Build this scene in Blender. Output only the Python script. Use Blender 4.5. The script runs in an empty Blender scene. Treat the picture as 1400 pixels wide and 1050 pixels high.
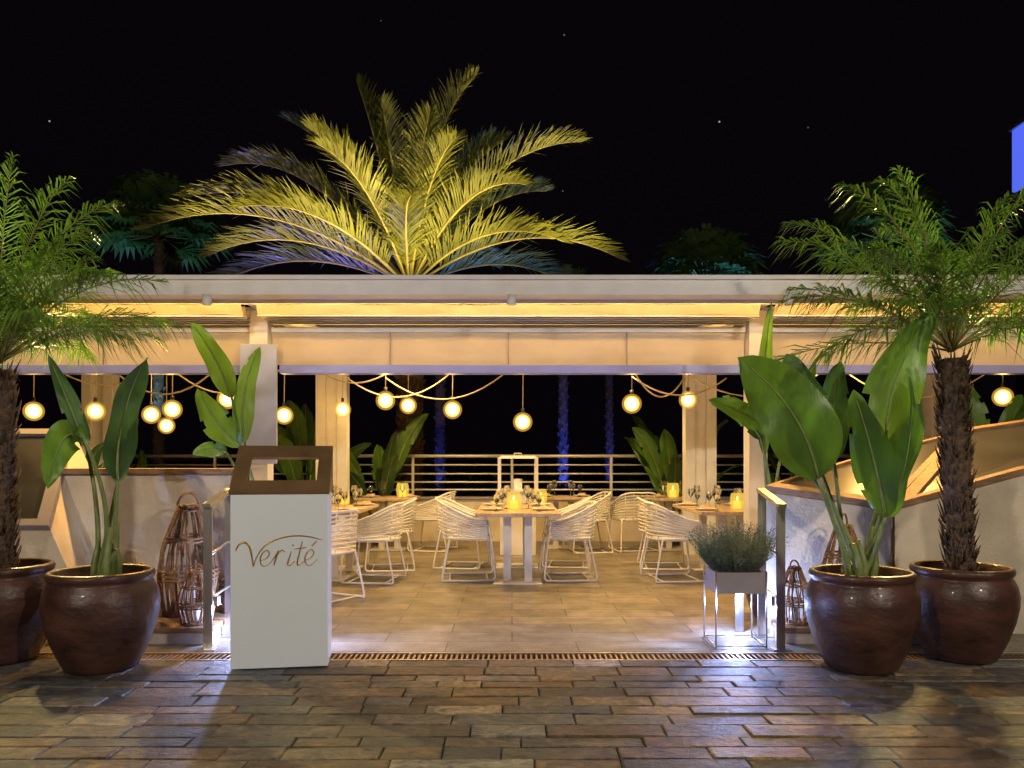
import bpy, math, random
from mathutils import Vector, Matrix
R = random.Random(7)
V = Vector
scene = bpy.context.scene
scene.view_settings.view_transform = 'Standard'
scene.view_settings.look = 'None'
scene.view_settings.exposure = 0

# ---------------------------------------------------------------- materials
def M(name, col, rough=.6, metal=0., var=.18, scale=6., bump=0., bscale=60., emit=None, estr=0., transl=0.,
      trans=0., coat=0., stretch=(1,1,1), col2=None):
    m = bpy.data.materials.new(name); m.use_nodes = True
    nt = m.node_tree; N = nt.nodes; L = nt.links
    b = N['Principled BSDF']
    b.inputs['Roughness'].default_value = rough
    b.inputs['Metallic'].default_value = metal
    b.inputs['Transmission Weight'].default_value = trans
    b.inputs['Coat Weight'].default_value = coat
    tc = N.new('ShaderNodeTexCoord'); mp = N.new('ShaderNodeMapping')
    mp.inputs['Scale'].default_value = stretch
    L.new(tc.outputs['Object'], mp.inputs['Vector'])
    nz = N.new('ShaderNodeTexNoise'); nz.inputs['Scale'].default_value = scale; nz.inputs['Detail'].default_value = 5
    L.new(mp.outputs['Vector'], nz.inputs['Vector'])
    rp = N.new('ShaderNodeValToRGB')
    c2 = col2 if col2 else tuple(min(1, c*(1+var)) for c in col)
    c1 = tuple(c*(1-var) for c in col)
    rp.color_ramp.elements[0].position = .3; rp.color_ramp.elements[1].position = .7
    rp.color_ramp.elements[0].color = (*c1, 1); rp.color_ramp.elements[1].color = (*c2, 1)
    L.new(nz.outputs['Fac'], rp.inputs['Fac']); L.new(rp.outputs['Color'], b.inputs['Base Color'])
    if bump > 0:
        n2 = N.new('ShaderNodeTexNoise'); n2.inputs['Scale'].default_value = bscale; n2.inputs['Detail'].default_value = 6
        L.new(mp.outputs['Vector'], n2.inputs['Vector'])
        bp = N.new('ShaderNodeBump'); bp.inputs['Strength'].default_value = bump; bp.inputs['Distance'].default_value = .02
        L.new(n2.outputs['Fac'], bp.inputs['Height']); L.new(bp.outputs['Normal'], b.inputs['Normal'])
    if emit:
        b.inputs['Emission Color'].default_value = (*emit, 1); b.inputs['Emission Strength'].default_value = estr
    if transl > 0:
        t = N.new('ShaderNodeBsdfTranslucent'); L.new(rp.outputs['Color'], t.inputs['Color'])
        mx = N.new('ShaderNodeMixShader'); mx.inputs['Fac'].default_value = transl
        L.new(b.outputs[0], mx.inputs[1]); L.new(t.outputs[0], mx.inputs[2])
        L.new(mx.outputs[0], N['Material Output'].inputs['Surface'])
    return m
def glow_shell(name, col, st, op):   # see-through emissive shell: painted halo round bulbs, glass of candles
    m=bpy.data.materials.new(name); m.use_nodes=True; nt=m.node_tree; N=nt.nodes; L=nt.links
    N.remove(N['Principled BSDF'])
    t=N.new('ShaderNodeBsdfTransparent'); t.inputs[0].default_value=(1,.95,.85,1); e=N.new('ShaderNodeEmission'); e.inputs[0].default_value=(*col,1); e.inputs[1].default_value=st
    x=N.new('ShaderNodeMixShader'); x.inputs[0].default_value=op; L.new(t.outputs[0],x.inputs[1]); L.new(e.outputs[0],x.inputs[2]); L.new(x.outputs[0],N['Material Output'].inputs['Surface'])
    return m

m_white = M('white_paint', (.74,.72,.67), .45, var=.06, bump=.05)
m_wall = M('plaster', (.66,.57,.43), .8, var=.2, scale=2.2, bump=.25, bscale=45)
m_fab = M('awning_fabric', (.72,.64,.51), .85, var=.06, scale=3, bump=.1, bscale=20, transl=.3)
m_lilac = M('lilac_rail', (.26,.30,.72), .35, var=.05)
m_sleeve = M('grey_sleeve', (.42,.48,.66), .35, var=.05)
m_steel = M('brushed_steel', (.66,.64,.62), .3, 1., var=.1, stretch=(1,1,.1), scale=40)
m_rail = M('satin_railing', (.72,.72,.72), .38, .35, var=.05)
m_bronze = M('bronze', (.30,.18,.085), .42, .5, var=.25, scale=5)
m_gold = M('gold_letter', (.60,.34,.06), .3, .75, var=.1)
m_podium = M('podium_laminate', (.72,.79,.84), .4, var=.03, scale=2)
m_pot = M('glazed_clay', (.06,.025,.017), .42, var=.65, scale=3.5, bump=.4, bscale=14, coat=.10, stretch=(1,1,1.8))
m_soil = M('soil', (.04,.028,.02), .95, bump=.8, bscale=70)
m_trunk = M('palm_bark', (.11,.07,.042), .9, var=.5, scale=25, bump=.8, bscale=60)
m_frg = M('palm_leaf_green', (.13,.25,.035), .42, var=.4, scale=3, transl=.4)
m_frd = M('palm_leaf_dark', (.07,.13,.035), .5, var=.4, scale=3, transl=.35)
m_date = M('date_palm_leaf', (.145,.165,.035), .45, var=.5, scale=1.5, transl=.35)
m_dateb = M('date_palm_leaf_grey', (.10,.14,.08), .45, var=.4, scale=1.5, transl=.35)
m_rach = M('palm_stalk', (.24,.22,.06), .5, var=.2)
m_ban = M('strelitzia_leaf', (.095,.21,.03), .36, var=.4, scale=4, bump=.25, bscale=30, transl=.4, stretch=(1,1,.4))
m_band = M('strelitzia_leaf_dark', (.04,.10,.03), .38, var=.35, scale=4, transl=.3, bump=.2, bscale=30)
m_stem = M('strelitzia_stem', (.18,.23,.07), .45, var=.3, scale=12)
m_wick = M('twig', (.33,.18,.08), .75, var=.4, scale=30, bump=.4)
m_chair = M('white_cord', (.77,.74,.67), .5, var=.06)
m_top = M('oak_top', (.50,.36,.22), .4, var=.25, scale=5, stretch=(6,1,1))
m_glass = M('glass', (.95,.97,.97), .03, var=.0, trans=1.)
m_plate = M('porcelain', (.8,.8,.78), .2, var=.02)
m_nap = M('napkin', (.55,.36,.22), .9, var=.2)
m_candle = M('candle_wax', (.8,.55,.2), .6, emit=(1,.55,.06), estr=.9)
m_flame = M('flame', (1,.8,.4), .6, emit=(1,.72,.25), estr=6)
m_cglass = glow_shell('candle_glass', (1,.66,.08), 1.2, .4)
m_core = M('filament_core', (1,.9,.6), .4, emit=(1,.90,.6), estr=25)
m_b1 = glow_shell('bulb_halo_inner', (1,.84,.42), 6.0, .6)  # these three emissive shells stand in for the glow halo round a bulb
m_b2 = glow_shell('bulb_halo_mid', (1,.66,.18), 3.0, .34)
m_b3 = glow_shell('bulb_halo_outer', (1,.50,.08), 1.7, .15)
m_cable = M('rope_cable', (.55,.45,.30), .8, var=.2)
m_black = M('black_metal', (.03,.03,.03), .5)
m_dglass = M('dark_glazing', (.03,.032,.035), .32, var=.3, scale=3)
m_wood = M('timber_edge', (.30,.175,.09), .55, var=.35, scale=6, stretch=(1,8,8), bump=.2)
m_conc = M('grey_trough', (.27,.25,.28), .7, var=.1)
m_lav = M('lavender_leaf', (.17,.22,.15), .7, var=.45, scale=25, transl=.2)
m_grass = M('garden_soil_grass', (.02,.03,.015), .95, var=.4, scale=1.2, bump=.5)
m_led = M('led', (.8,.9,1), .5, emit=(.65,.78,1), estr=14)
m_bldg = M('tower_wall', (.05,.05,.06), .8)
m_blue = M('blue_glow_wall', (.6,.65,.8), .6, emit=(.10,.16,1.), estr=.9)  # wall emits by itself; emission stands in for blue light falling on it
m_hedge = M('hedge_leaf', (.03,.06,.025), .6, var=.5, scale=9, transl=.2)

# ---------------------------------------------------------------- mesh builder
class MB:
    def __init__(s): s.v=[]; s.f=[]; s.mi=[]; s.sm=[]; s.mats=[]
    def mid(s, m):
        if m not in s.mats: s.mats.append(m)
        return s.mats.index(m)
    def add(s, vs, fs, m, smooth=False):
        o=len(s.v); s.v += [tuple(v) for v in vs]; k=s.mid(m)
        for f in fs: s.f.append(tuple(i+o for i in f)); s.mi.append(k); s.sm.append(smooth)
    def box(s, c, d, m, rz=0., mat=None):
        vs=[]
        for x in (-.5,.5):
            for y in (-.5,.5):
                for z in (-.5,.5): vs.append(V((x*d[0],y*d[1],z*d[2])))
        if mat is None: mat=Matrix.Rotation(rz,3,'Z')
        vs=[mat@v+V(c) for v in vs]
        s.add(vs,[(0,1,3,2),(4,6,7,5),(0,4,5,1),(2,3,7,6),(0,2,6,4),(1,5,7,3)],m)
    def bx(s, x0,x1,y0,y1,z0,z1,m): s.box(((x0+x1)/2,(y0+y1)/2,(z0+z1)/2),(x1-x0,y1-y0,z1-z0),m)
    def hexa(s, b, t, m):
        s.add(list(b)+list(t),[(3,2,1,0),(4,5,6,7),(0,1,5,4),(1,2,6,5),(2,3,7,6),(3,0,4,7)],m)
    def tube(s, pts, r, m, n=6, closed=False, smooth=True, flat=1.):
        pts=[V(p) for p in pts]; k=len(pts); rs = r if isinstance(r,(list,tuple)) else [r]*k
        vs=[]; prev=None
        for i,p in enumerate(pts):
            if closed: t=(pts[(i+1)%k]-pts[i-1])
            else: t=pts[min(i+1,k-1)]-pts[max(i-1,0)]
            if t.length<1e-9: t=V((0,0,1))
            t.normalize()
            if prev is None:
                u=t.cross(V((0,0,1)))
                if u.length<.1: u=t.cross(V((1,0,0)))
            else: u=prev-t*prev.dot(t)
            if u.length<1e-6: u=t.orthogonal()
            u.normalize(); prev=u; w=t.cross(u)
            for j in range(n):
                a=2*math.pi*j/n; vs.append(p+u*math.cos(a)*rs[i]+w*math.sin(a)*rs[i]*flat)
        fs=[]
        for i in range(k if closed else k-1):
            i2=(i+1)%k
            for j in range(n):
                j2=(j+1)%n; fs.append((i*n+j,i*n+j2,i2*n+j2,i2*n+j))
        if not closed: fs += [tuple(reversed(range(n))), tuple((k-1)*n+j for j in range(n))]
        s.add(vs,fs,m,smooth)
    def lathe(s, prof, c, m, n=32, smooth=True, wob=0.):
        vs=[];fs=[];k=len(prof)
        for (r,z) in prof:
            for j in range(n):
                a=2*math.pi*j/n; rr=r*(1+wob*math.sin(3*a+z*5)); vs.append((c[0]+rr*math.cos(a),c[1]+rr*math.sin(a),c[2]+z))
        for i in range(k-1):
            for j in range(n):
                j2=(j+1)%n; fs.append((i*n+j,i*n+j2,(i+1)*n+j2,(i+1)*n+j))
        s.add(vs,fs,m,smooth)
    def sphere(s,c,r,m,n=16,sz=1.):
        s.lathe([(max(.0005,r*math.sin(math.pi*i/n)),-r*sz*math.cos(math.pi*i/n)) for i in range(n+1)],c,m,n+4)
    def mesh(s,name):
        me=bpy.data.meshes.new(name); me.from_pydata(s.v,[],s.f)
        for m in s.mats: me.materials.append(m)
        me.polygons.foreach_set('material_index',s.mi); me.polygons.foreach_set('use_smooth',s.sm); me.update()
        return me
    def obj(s,name,parent=None,bevel=0.,loc=None,rz=0.):
        o=bpy.data.objects.new(name,s.mesh(name)); scene.collection.objects.link(o)
        if bevel>0:
            b=o.modifiers.new('b','BEVEL'); b.width=bevel; b.segments=2; b.limit_method='ANGLE'
        if parent: o.parent=parent
        if loc: o.location=loc
        o.rotation_euler[2]=rz
        return o
def empty(name,loc=(0,0,0)):
    o=bpy.data.objects.new(name,None); scene.collection.objects.link(o); o.location=loc; return o
def inst(name,me,loc,rz=0,sc=1.):
    o=bpy.data.objects.new(name,me); scene.collection.objects.link(o); o.location=loc; o.rotation_euler[2]=rz; o.scale=(sc,)*3; return o
def light(kind,name,loc,power,col,parent=None,target=None,size=.05,spot=math.radians(110),sy=None,blend=.6):
    l=bpy.data.lights.new(name,kind); l.energy=power; l.color=col
    if kind=='AREA':
        l.size=size
        if sy: l.shape='RECTANGLE'; l.size_y=sy
    else: l.shadow_soft_size=size
    if kind=='SPOT': l.spot_size=spot; l.spot_blend=blend
    o=bpy.data.objects.new(name,l); scene.collection.objects.link(o); o.location=loc
    if target is not None: o.rotation_euler=(V(target)-V(loc)).to_track_quat('-Z','Y').to_euler()
    if parent: o.parent=parent
    return o
def bez(a,b,c,t): a,b,c=V(a),V(b),V(c); return a*(1-t)**2+b*2*t*(1-t)+c*t*t
def cat(pts,k=6):
    pts=[V(p) for p in pts]; out=[]
    P=[pts[0]]+pts+[pts[-1]]
    for i in range(1,len(P)-2):
        for j in range(k):
            t=j/k; p0,p1,p2,p3=P[i-1],P[i],P[i+1],P[i+2]
            out.append(.5*((2*p1)+(p2-p0)*t+(2*p0-5*p1+4*p2-p3)*t*t+(3*p1-p0-3*p2+p3)*t**3))
    out.append(pts[-1]); return out

# ---------------------------------------------------------------- world
w=bpy.data.worlds.new('World'); scene.world=w; w.use_nodes=True
nt=w.node_tree; N=nt.nodes; L=nt.links; bg=N['Background']
sky=N.new('ShaderNodeTexSky'); sky.sky_type='NISHITA'; sky.sun_disc=False
sky.sun_elevation=math.radians(-4); sky.sun_rotation=math.radians(150)
L.new(sky.outputs[0],bg.inputs['Color']); bg.inputs['Strength'].default_value=.03
tc=N.new('ShaderNodeTexCoord'); vo=N.new('ShaderNodeTexVoronoi'); vo.inputs['Scale'].default_value=30
L.new(tc.outputs['Generated'],vo.inputs['Vector'])
lt=N.new('ShaderNodeMath'); lt.operation='LESS_THAN'; lt.inputs[1].default_value=.028
L.new(vo.outputs['Distance'],lt.inputs[0])
sep=N.new('ShaderNodeSeparateColor'); L.new(vo.outputs['Color'],sep.inputs[0])
pw=N.new('ShaderNodeMath'); pw.operation='POWER'; pw.inputs[1].default_value=4; L.new(sep.outputs[0],pw.inputs[0])
mu=N.new('ShaderNodeMath'); mu.operation='MULTIPLY'; L.new(lt.outputs[0],mu.inputs[0]); L.new(pw.outputs[0],mu.inputs[1])
b2=N.new('ShaderNodeBackground'); b2.inputs['Color'].default_value=(.75,.82,1,1)
m3=N.new('ShaderNodeMath'); m3.operation='MULTIPLY'; m3.inputs[1].default_value=.6; L.new(mu.outputs[0],m3.inputs[0]); L.new(m3.outputs[0],b2.inputs['Strength'])
ad=N.new('ShaderNodeAddShader'); L.new(bg.outputs[0],ad.inputs[0]); L.new(b2.outputs[0],ad.inputs[1])
b3=N.new('ShaderNodeBackground'); b3.inputs['Color'].default_value=(.70,.46,.85,1); b3.inputs['Strength'].default_value=.0021
ad2=N.new('ShaderNodeAddShader'); L.new(ad.outputs[0],ad2.inputs[0]); L.new(b3.outputs[0],ad2.inputs[1])
L.new(ad2.outputs[0],N['World Output'].inputs['Surface'])

# ---------------------------------------------------------------- ground
g=MB(); g.add([(-300,-100,-.05),(300,-100,-.05),(300,500,-.05),(-300,500,-.05)],[(0,1,2,3)],m_grass); g.obj('ground')

m_slab=bpy.data.materials.new('quartzite'); m_slab.use_nodes=True
nt=m_slab.node_tree; N=nt.nodes; L=nt.links; b=N['Principled BSDF']
at=N.new('ShaderNodeAttribute'); at.attribute_name='Col'
tc=N.new('ShaderNodeTexCoord'); mp=N.new('ShaderNodeMapping'); mp.inputs['Scale'].default_value=(1,1.3,1); L.new(tc.outputs['Object'],mp.inputs[0])
of=N.new('ShaderNodeVectorMath'); of.operation='MULTIPLY_ADD'; of.inputs[1].default_value=(60,60,60); L.new(at.outputs['Color'],of.inputs[0]); L.new(mp.outputs[0],of.inputs[2])
n1=N.new('ShaderNodeTexNoise'); n1.inputs['Scale'].default_value=8; n1.inputs['Detail'].default_value=10; n1.inputs['Roughness'].default_value=.74; n1.inputs['Distortion'].default_value=1.2; L.new(of.outputs[0],n1.inputs['Vector'])
rp=N.new('ShaderNodeValToRGB'); e=rp.color_ramp.elements; e[0].position=.36; e[0].color=(.22,.26,.33,1); e[1].position=.64; e[1].color=(1.9,1.7,1.35,1)
mm=rp.color_ramp.elements.new(.5); mm.color=(.85,.85,.84,1)
L.new(n1.outputs['Fac'],rp.inputs['Fac'])
mx=N.new('ShaderNodeMix'); mx.data_type='RGBA'; mx.blend_type='MULTIPLY'; mx.inputs['Factor'].default_value=1
L.new(at.outputs['Color'],mx.inputs['A']); L.new(rp.outputs['Color'],mx.inputs['B']); L.new(mx.outputs['Result'],b.inputs['Base Color'])
n2=N.new('ShaderNodeTexNoise'); n2.inputs['Scale'].default_value=16; n2.inputs['Detail'].default_value=9; n2.inputs['Roughness'].default_value=.72; L.new(of.outputs[0],n2.inputs['Vector'])
bp=N.new('ShaderNodeBump'); bp.inputs['Strength'].default_value=.9; bp.inputs['Distance'].default_value=.03; L.new(n2.outputs['Fac'],bp.inputs['Height']); L.new(bp.outputs[0],b.inputs['Normal'])
r2=N.new('ShaderNodeMapRange'); r2.inputs['To Min'].default_value=.30; r2.inputs['To Max'].default_value=.62; L.new(n1.outputs['Fac'],r2.inputs['Value']); L.new(r2.outputs[0],b.inputs['Roughness'])
vs=[];fs=[];cols=[]
y=5.19
while y>-2.5:
    h=R.choice([.13,.15,.17,.19]); x=-9-R.random()*.6
    while x<9:
        wd=R.uniform(.24,.64); z=R.uniform(-.003,.003); gp=.0035; q=.006
        x0,x1,y0,y1=x+gp,x+wd-gp,y-h+gp,y-gp
        o=len(vs)
        tx,ty=R.uniform(-.002,.002),R.uniform(-.002,.002)
        for lv,(a,bb,c,d,zz) in enumerate(((x0,x1,y0,y1,-.022),(x0,x1,y0,y1,z-.006),(x0+q,x1-q,y0+q,y1-q,z))):
            j=lambda: R.uniform(-.0025,.0025)
            k=1 if lv==2 else 0
            vs += [(a+j(),c+j(),zz-k*(tx+ty)),(bb+j(),c+j(),zz+k*(tx-ty)),(bb+j(),d+j(),zz+k*(tx+ty)),(a+j(),d+j(),zz+k*(ty-tx))]
        for k in (0,4):
            for i in range(4): fs.append((o+k+i,o+k+(i+1)%4,o+k+4+(i+1)%4,o+k+4+i))
        fs.append((o+8,o+9,o+10,o+11))
        base=R.choice([(.15,.115,.08),(.18,.135,.088),(.12,.125,.13),(.14,.10,.066),(.24,.21,.165),(.07,.073,.082),(.125,.115,.105),(.165,.14,.11),(.085,.07,.06),(.16,.16,.155),(.11,.10,.09),(.20,.15,.095)])
        k=R.uniform(.65,1.25); cols.append((base[0]*k,base[1]*k,base[2]*k,1)); cols += [cols[-1]]*8
        x+=wd
    y-=h
me=bpy.data.meshes.new('plaza_pavement'); me.from_pydata(vs,[],fs); me.materials.append(m_slab)
ca=me.color_attributes.new('Col','FLOAT_COLOR','CORNER')
for p,c in zip(me.polygons,cols):
    for li in p.loop_indices: ca.data[li].color=c
o=bpy.data.objects.new('plaza_pavement',me); scene.collection.objects.link(o)
g=MB(); m_joint=M('joint_sand',(.04,.034,.03),.95,bump=.4); g.add([(-9.5,-2.6,-.012),(9.5,-2.6,-.012),(9.5,5.2,-.012),(-9.5,5.2,-.012)],[(0,1,2,3)],m_joint); j=g.obj('paving_joints',o)

m_ter=bpy.data.materials.new('terrace_tile'); m_ter.use_nodes=True
nt=m_ter.node_tree; N=nt.nodes; L=nt.links; b=N['Principled BSDF']
tc=N.new('ShaderNodeTexCoord'); br=N.new('ShaderNodeTexBrick'); L.new(tc.outputs['Object'],br.inputs['Vector'])
br.inputs['Scale'].default_value=1; br.inputs['Brick Width'].default_value=.9; br.inputs['Row Height'].default_value=.3; br.inputs['Mortar Size'].default_value=.005
br.inputs['Color1'].default_value=(.19,.17,.135,1); br.inputs['Color2'].default_value=(.28,.25,.20,1); br.inputs['Mortar'].default_value=(.06,.05,.04,1)
n1=N.new('ShaderNodeTexNoise'); n1.inputs['Scale'].default_value=4; n1.inputs['Detail'].default_value=9; n1.inputs['Roughness'].default_value=.68; L.new(tc.outputs['Object'],n1.inputs['Vector'])
rp=N.new('ShaderNodeValToRGB'); e=rp.color_ramp.elements; e[0].position=.32; e[0].color=(.5,.5,.5,1); e[1].position=.68; e[1].color=(1.3,1.25,1.18,1); L.new(n1.outputs['Fac'],rp.inputs['Fac'])
mx=N.new('ShaderNodeMix'); mx.data_type='RGBA'; mx.blend_type='MULTIPLY'; mx.inputs['Factor'].default_value=1
L.new(br.outputs['Color'],mx.inputs['A']); L.new(rp.outputs['Color'],mx.inputs['B']); L.new(mx.outputs['Result'],b.inputs['Base Color'])
b.inputs['Roughness'].default_value=.36
bp=N.new('ShaderNodeBump'); bp.inputs['Strength'].default_value=.3; bp.inputs['Distance'].default_value=.01; n2=N.new('ShaderNodeTexNoise'); n2.inputs['Scale'].default_value=40; L.new(tc.outputs['Object'],n2.inputs['Vector']); L.new(n2.outputs['Fac'],bp.inputs['Height']); L.new(bp.outputs[0],b.inputs['Normal'])
g=MB(); g.bx(-8,8,5.375,12.9,-.04,.005,m_ter); g.obj('terrace_floor')
g=MB(); g.bx(-8,8,5.195,5.37,-.045,-.03,m_black)
g.bx(-8,8,5.195,5.215,-.03,.0,m_steel); g.bx(-8,8,5.352,5.372,-.03,.006,m_steel)
for i in range(int(16/.035)):
    x=-8+i*.035; g.bx(x,x+.014,5.215,5.352,-.02,-.001,m_bronze)
g.obj('drain_grate')

# ---------------------------------------------------------------- pergola
pg=empty('pergola')
g=MB(); g.bx(-6.2,6.2,7.2,7.34,2.765,2.94,m_white); g.bx(-6.2,6.2,7.17,7.197,2.90,2.94,m_white); g.bx(-6.2,6.2,7.345,7.56,2.772,2.80,m_white); g.obj('fascia',pg,.006)
g=MB()
for x in (-2.49,2.42,-5.6,5.6):
    g.bx(x-.09,x+.09,7.9,8.1,.0,2.76,m_white); g.bx(x-.12,x+.12,7.87,8.13,.006,.02,m_steel)
for x in (-2.44,2.55,-5.6,5.6):
    g.bx(x-.21,x-.08,10.85,11.05,0,2.6,m_white); g.bx(x-.079,x+.075,10.9,11.05,0,2.6,m_white); g.bx(x+.076,x+.21,10.85,11.05,0,2.6,m_white)
for x in (-2.49,2.42,-5.6,5.6):
    g.bx(x-.05,x+.05,7.565,11.55,2.775,2.9,m_white)
g.obj('posts_and_rafters',pg,.005)
g=MB()
g.bx(-2.66,-2.30,7.86,7.895,1.25,2.42,m_sleeve)
g.obj('post_sleeve',pg,.004)
g=MB()
for y in (9.2,9.9,10.6): g.bx(-6.2,6.2,y,y+.06,2.70,2.76,m_white)
g.bx(-6.2,6.2,11.56,11.7,2.765,2.93,m_white)
y=8.3
while y<11.4:
    for x0,x1 in ((-5.54,-2.55),(-2.43,2.36),(2.48,5.54)):
        g.box(((x0+x1)/2,y,2.83),(x1-x0,.16,.012),m_white,mat=Matrix.Rotation(math.radians(28),3,'X'))
    y+=.24
g.obj('battens_and_louvres',pg)
def foldset(x0,x1):
    g=MB(); vs=[];fs=[]; n=10; ys=[7.60+i*.055 for i in range(n)]
    segs=40
    for i,yy in enumerate(ys):
        for s in range(segs+1):
            x=x0+(x1-x0)*s/segs
            sag=.008*math.sin(s*.8+i)+.014*math.sin(math.pi*s/segs)
            vs.append((x,yy+.006*math.sin(s*.9+i*2),(2.76 if i%2==0 else 2.665+.006*(i%3))-sag*.5))
    for i in range(n-1):
        for s in range(segs): a=i*(segs+1)+s; fs.append((a,a+1,a+segs+2,a+segs+1))
    g.add(vs,fs,m_fab,False)
    for i in range(1,n,2): g.tube([(x0,ys[i],2.66),(x1,ys[i],2.655)],.008,m_white,6)
    return g
for x0,x1 in ((-5.5,-2.56),(-2.42,2.35),(2.49,5.5)): foldset(x0,x1).obj('folded_awning',pg)
g=MB()
for x0,x1 in ((-5.5,-2.6),(-2.38,2.31),(2.53,5.5)):
    n=60; vs=[];fs=[]
    for i in range(n+1):
        x=x0+(x1-x0)*i/n
        for k,z in enumerate((2.23,2.34,2.45,2.55)):
            vs.append((x,7.99+.008*math.sin(x*3.1)+.01*math.sin(k*1.1)+.004*math.sin(x*11+k),z))
    for i in range(n):
        for k in range(3): a=i*4+k; fs.append((a,a+4,a+5,a+1))
    g.add(vs,fs,m_fab,True)
    g.bx(x0,x1,7.96,8.06,2.552,2.60,m_white)
    k=int(round((x1-x0)/1.2))
    for i in range(1,k): x=x0+(x1-x0)*i/k; g.bx(x-.005,x+.005,7.966,7.976,2.23,2.55,m_conc)
g.obj('screen_blinds',pg)
g=MB()
for x0,x1 in ((-5.5,-2.67),(-2.295,2.31),(2.53,5.5)):
    g.bx(x0,x1,7.93,8.07,2.14,2.225,m_lilac)
g.obj('blind_bottom_rail',pg,.006)
g=MB()
for sx,x in ((1,-2.35),(-1,2.28)):
    g.box((x+sx*.12,8.3,2.71),(.12,1.3,.05),m_white,rz=-sx*.15)
g.obj('awning_guides',pg)
WARM=(1,.62,.22); WARM2=(1,.53,.12)
g=MB(); g.bx(-5.5,5.5,7.46,7.50,2.74,2.77,m_white); g.bx(-5.5,5.5,8.17,8.20,2.50,2.53,m_white); o=g.obj('led_strip_profile',pg)
light('AREA','led_strip_light',(0,7.48,2.735),52,WARM2,pg,(0,8.0,2.36),size=11,sy=.025)
light('AREA','led_strip_light_rear',(0,8.19,2.54),40,WARM2,pg,(0,8.5,2.9),size=11,sy=.025)
def downlight_or_fill(x,y,z,p,col=WARM,tgt=None,spot=130):
    g=MB(); g.lathe([(0,0),(.035,0),(.04,.005),(.04,.09),(0,.09)],(x,y,z),m_white,16); o=g.obj('downlight_or_fill',None)
    light('SPOT','lamp',(x,y,z-.012),p,col,o,tgt or (x,y+.01,0),size=.03,spot=math.radians(spot))
for x,y,p in ((-1.1,8.75,230),(1.1,8.75,230),(-1.2,10.9,170),(1.3,10.9,170),(-3.7,9.3,130),(3.8,9.3,130)):
    downlight_or_fill(x,y,2.6,p,spot=140)
for x,p in ((-2.7,250),(-4.0,170),(2.45,260),(3.7,260)):  # fill spots added to warm the side walls
    downlight_or_fill(x,7.12,2.66,p,(1,.54,.14),(x,5.9,.4),120)
downlight_or_fill(0,7.12,2.66,60,(1,.62,.25),(0,6.4,0),110)

# ---------------------------------------------------------------- bulbs
g0=MB(); g0.sphere((0,0,0),.040,m_core,12,1.1); g0.sphere((0,0,0),.060,m_b1,14,1.08); g0.sphere((0,0,0),.084,m_b2,16,1.); g0.sphere((0,0,0),.108,m_b3,18,1.)  # bright core, then shells that paint its halo
mb_bulb=g0.mesh('bulb_and_halo')
for (x,y,z) in ((-5.35,9,1.83),(-4.66,9,1.83),(-4.26,9.5,1.82),(-3.80,9,1.85),(-4.51,10.5,1.73),(-3.06,8.65,1.94),(-2.69,9.5,1.81),(-2.21,10.5,1.94),
                (-1.415,9,1.95),(-1.29,10,1.96),(-.68,9.2,1.86),(.12,9,1.71),(1.31,8.8,1.9),(2.1,9.6,2.0),(5.49,9,1.99)):
    e_=empty('pendant_bulb',(x,y,z))
    o=bpy.data.objects.new('bulb_and_halo',mb_bulb); scene.collection.objects.link(o); o.parent=e_
    g=MB(); g.tube([(0,0,.098),(0,0,.15)],.02,m_black,10); g.tube([(0,0,.14),(.004,0,.5),(0,0,2.70-z)],.006,m_cable,6); g.obj('cord_and_socket',e_)
    light('POINT','filament',(0,0,-.051),14,(1,.62,.22),e_,size=.005)
sw=MB()
def swag(a,b,s):
    a=V(a);b=V(b); sw.tube([a.lerp(b,i/14)-V((0,0,s*4*(i/14)*(1-i/14))) for i in range(15)],.009,m_cable,6)
swag((-5.35,9,2.5),(-3.8,9,2.45),.35);swag((-4.6,9,2.45),(-3.06,8.65,2.4),.42);swag((-3.8,9,2.3),(-2.69,9.5,2.4),.3)
swag((-2.2,9.2,2.3),(-1.41,9,2.25),.12);swag((-1.9,9,2.25),(-.68,9.2,2.3),.28);swag((-1.41,9,2.2),(.12,9,2.45),.35)
swag((1.31,8.8,2.3),(2.1,9.6,2.35),.32);swag((1.31,8.8,2.2),(2.4,9,2.2),.2);swag((2.1,9.6,2.3),(3.9,9.6,2.5),.35);swag((3.9,9.6,2.4),(5.49,9,2.4),.4)
sw.obj('string_light_cable')

# ---------------------------------------------------------------- rear parapet and railing
g=MB(); g.bx(-8,8,12.6,12.8,.0,.66,m_wall); g.obj('parapet_wall')
g=MB(); g.bx(-8,8,12.56,12.84,.663,.70,m_conc); g.obj('parapet_coping',bpy.data.objects['parapet_wall'],.005)
g=MB()
g.tube([(-8,12.7,1.34),(8,12.7,1.34)],.028,m_rail,10)
for z in (1.2,1.06,.93,.81): g.tube([(-8,12.7,z),(8,12.7,z)],.014,m_rail,8)
for i in range(11): x=-8+.2+i*1.56; g.bx(x-.02,x+.02,12.66,12.69,.70,1.33,m_rail)
g.obj('metal_railing')

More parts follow.
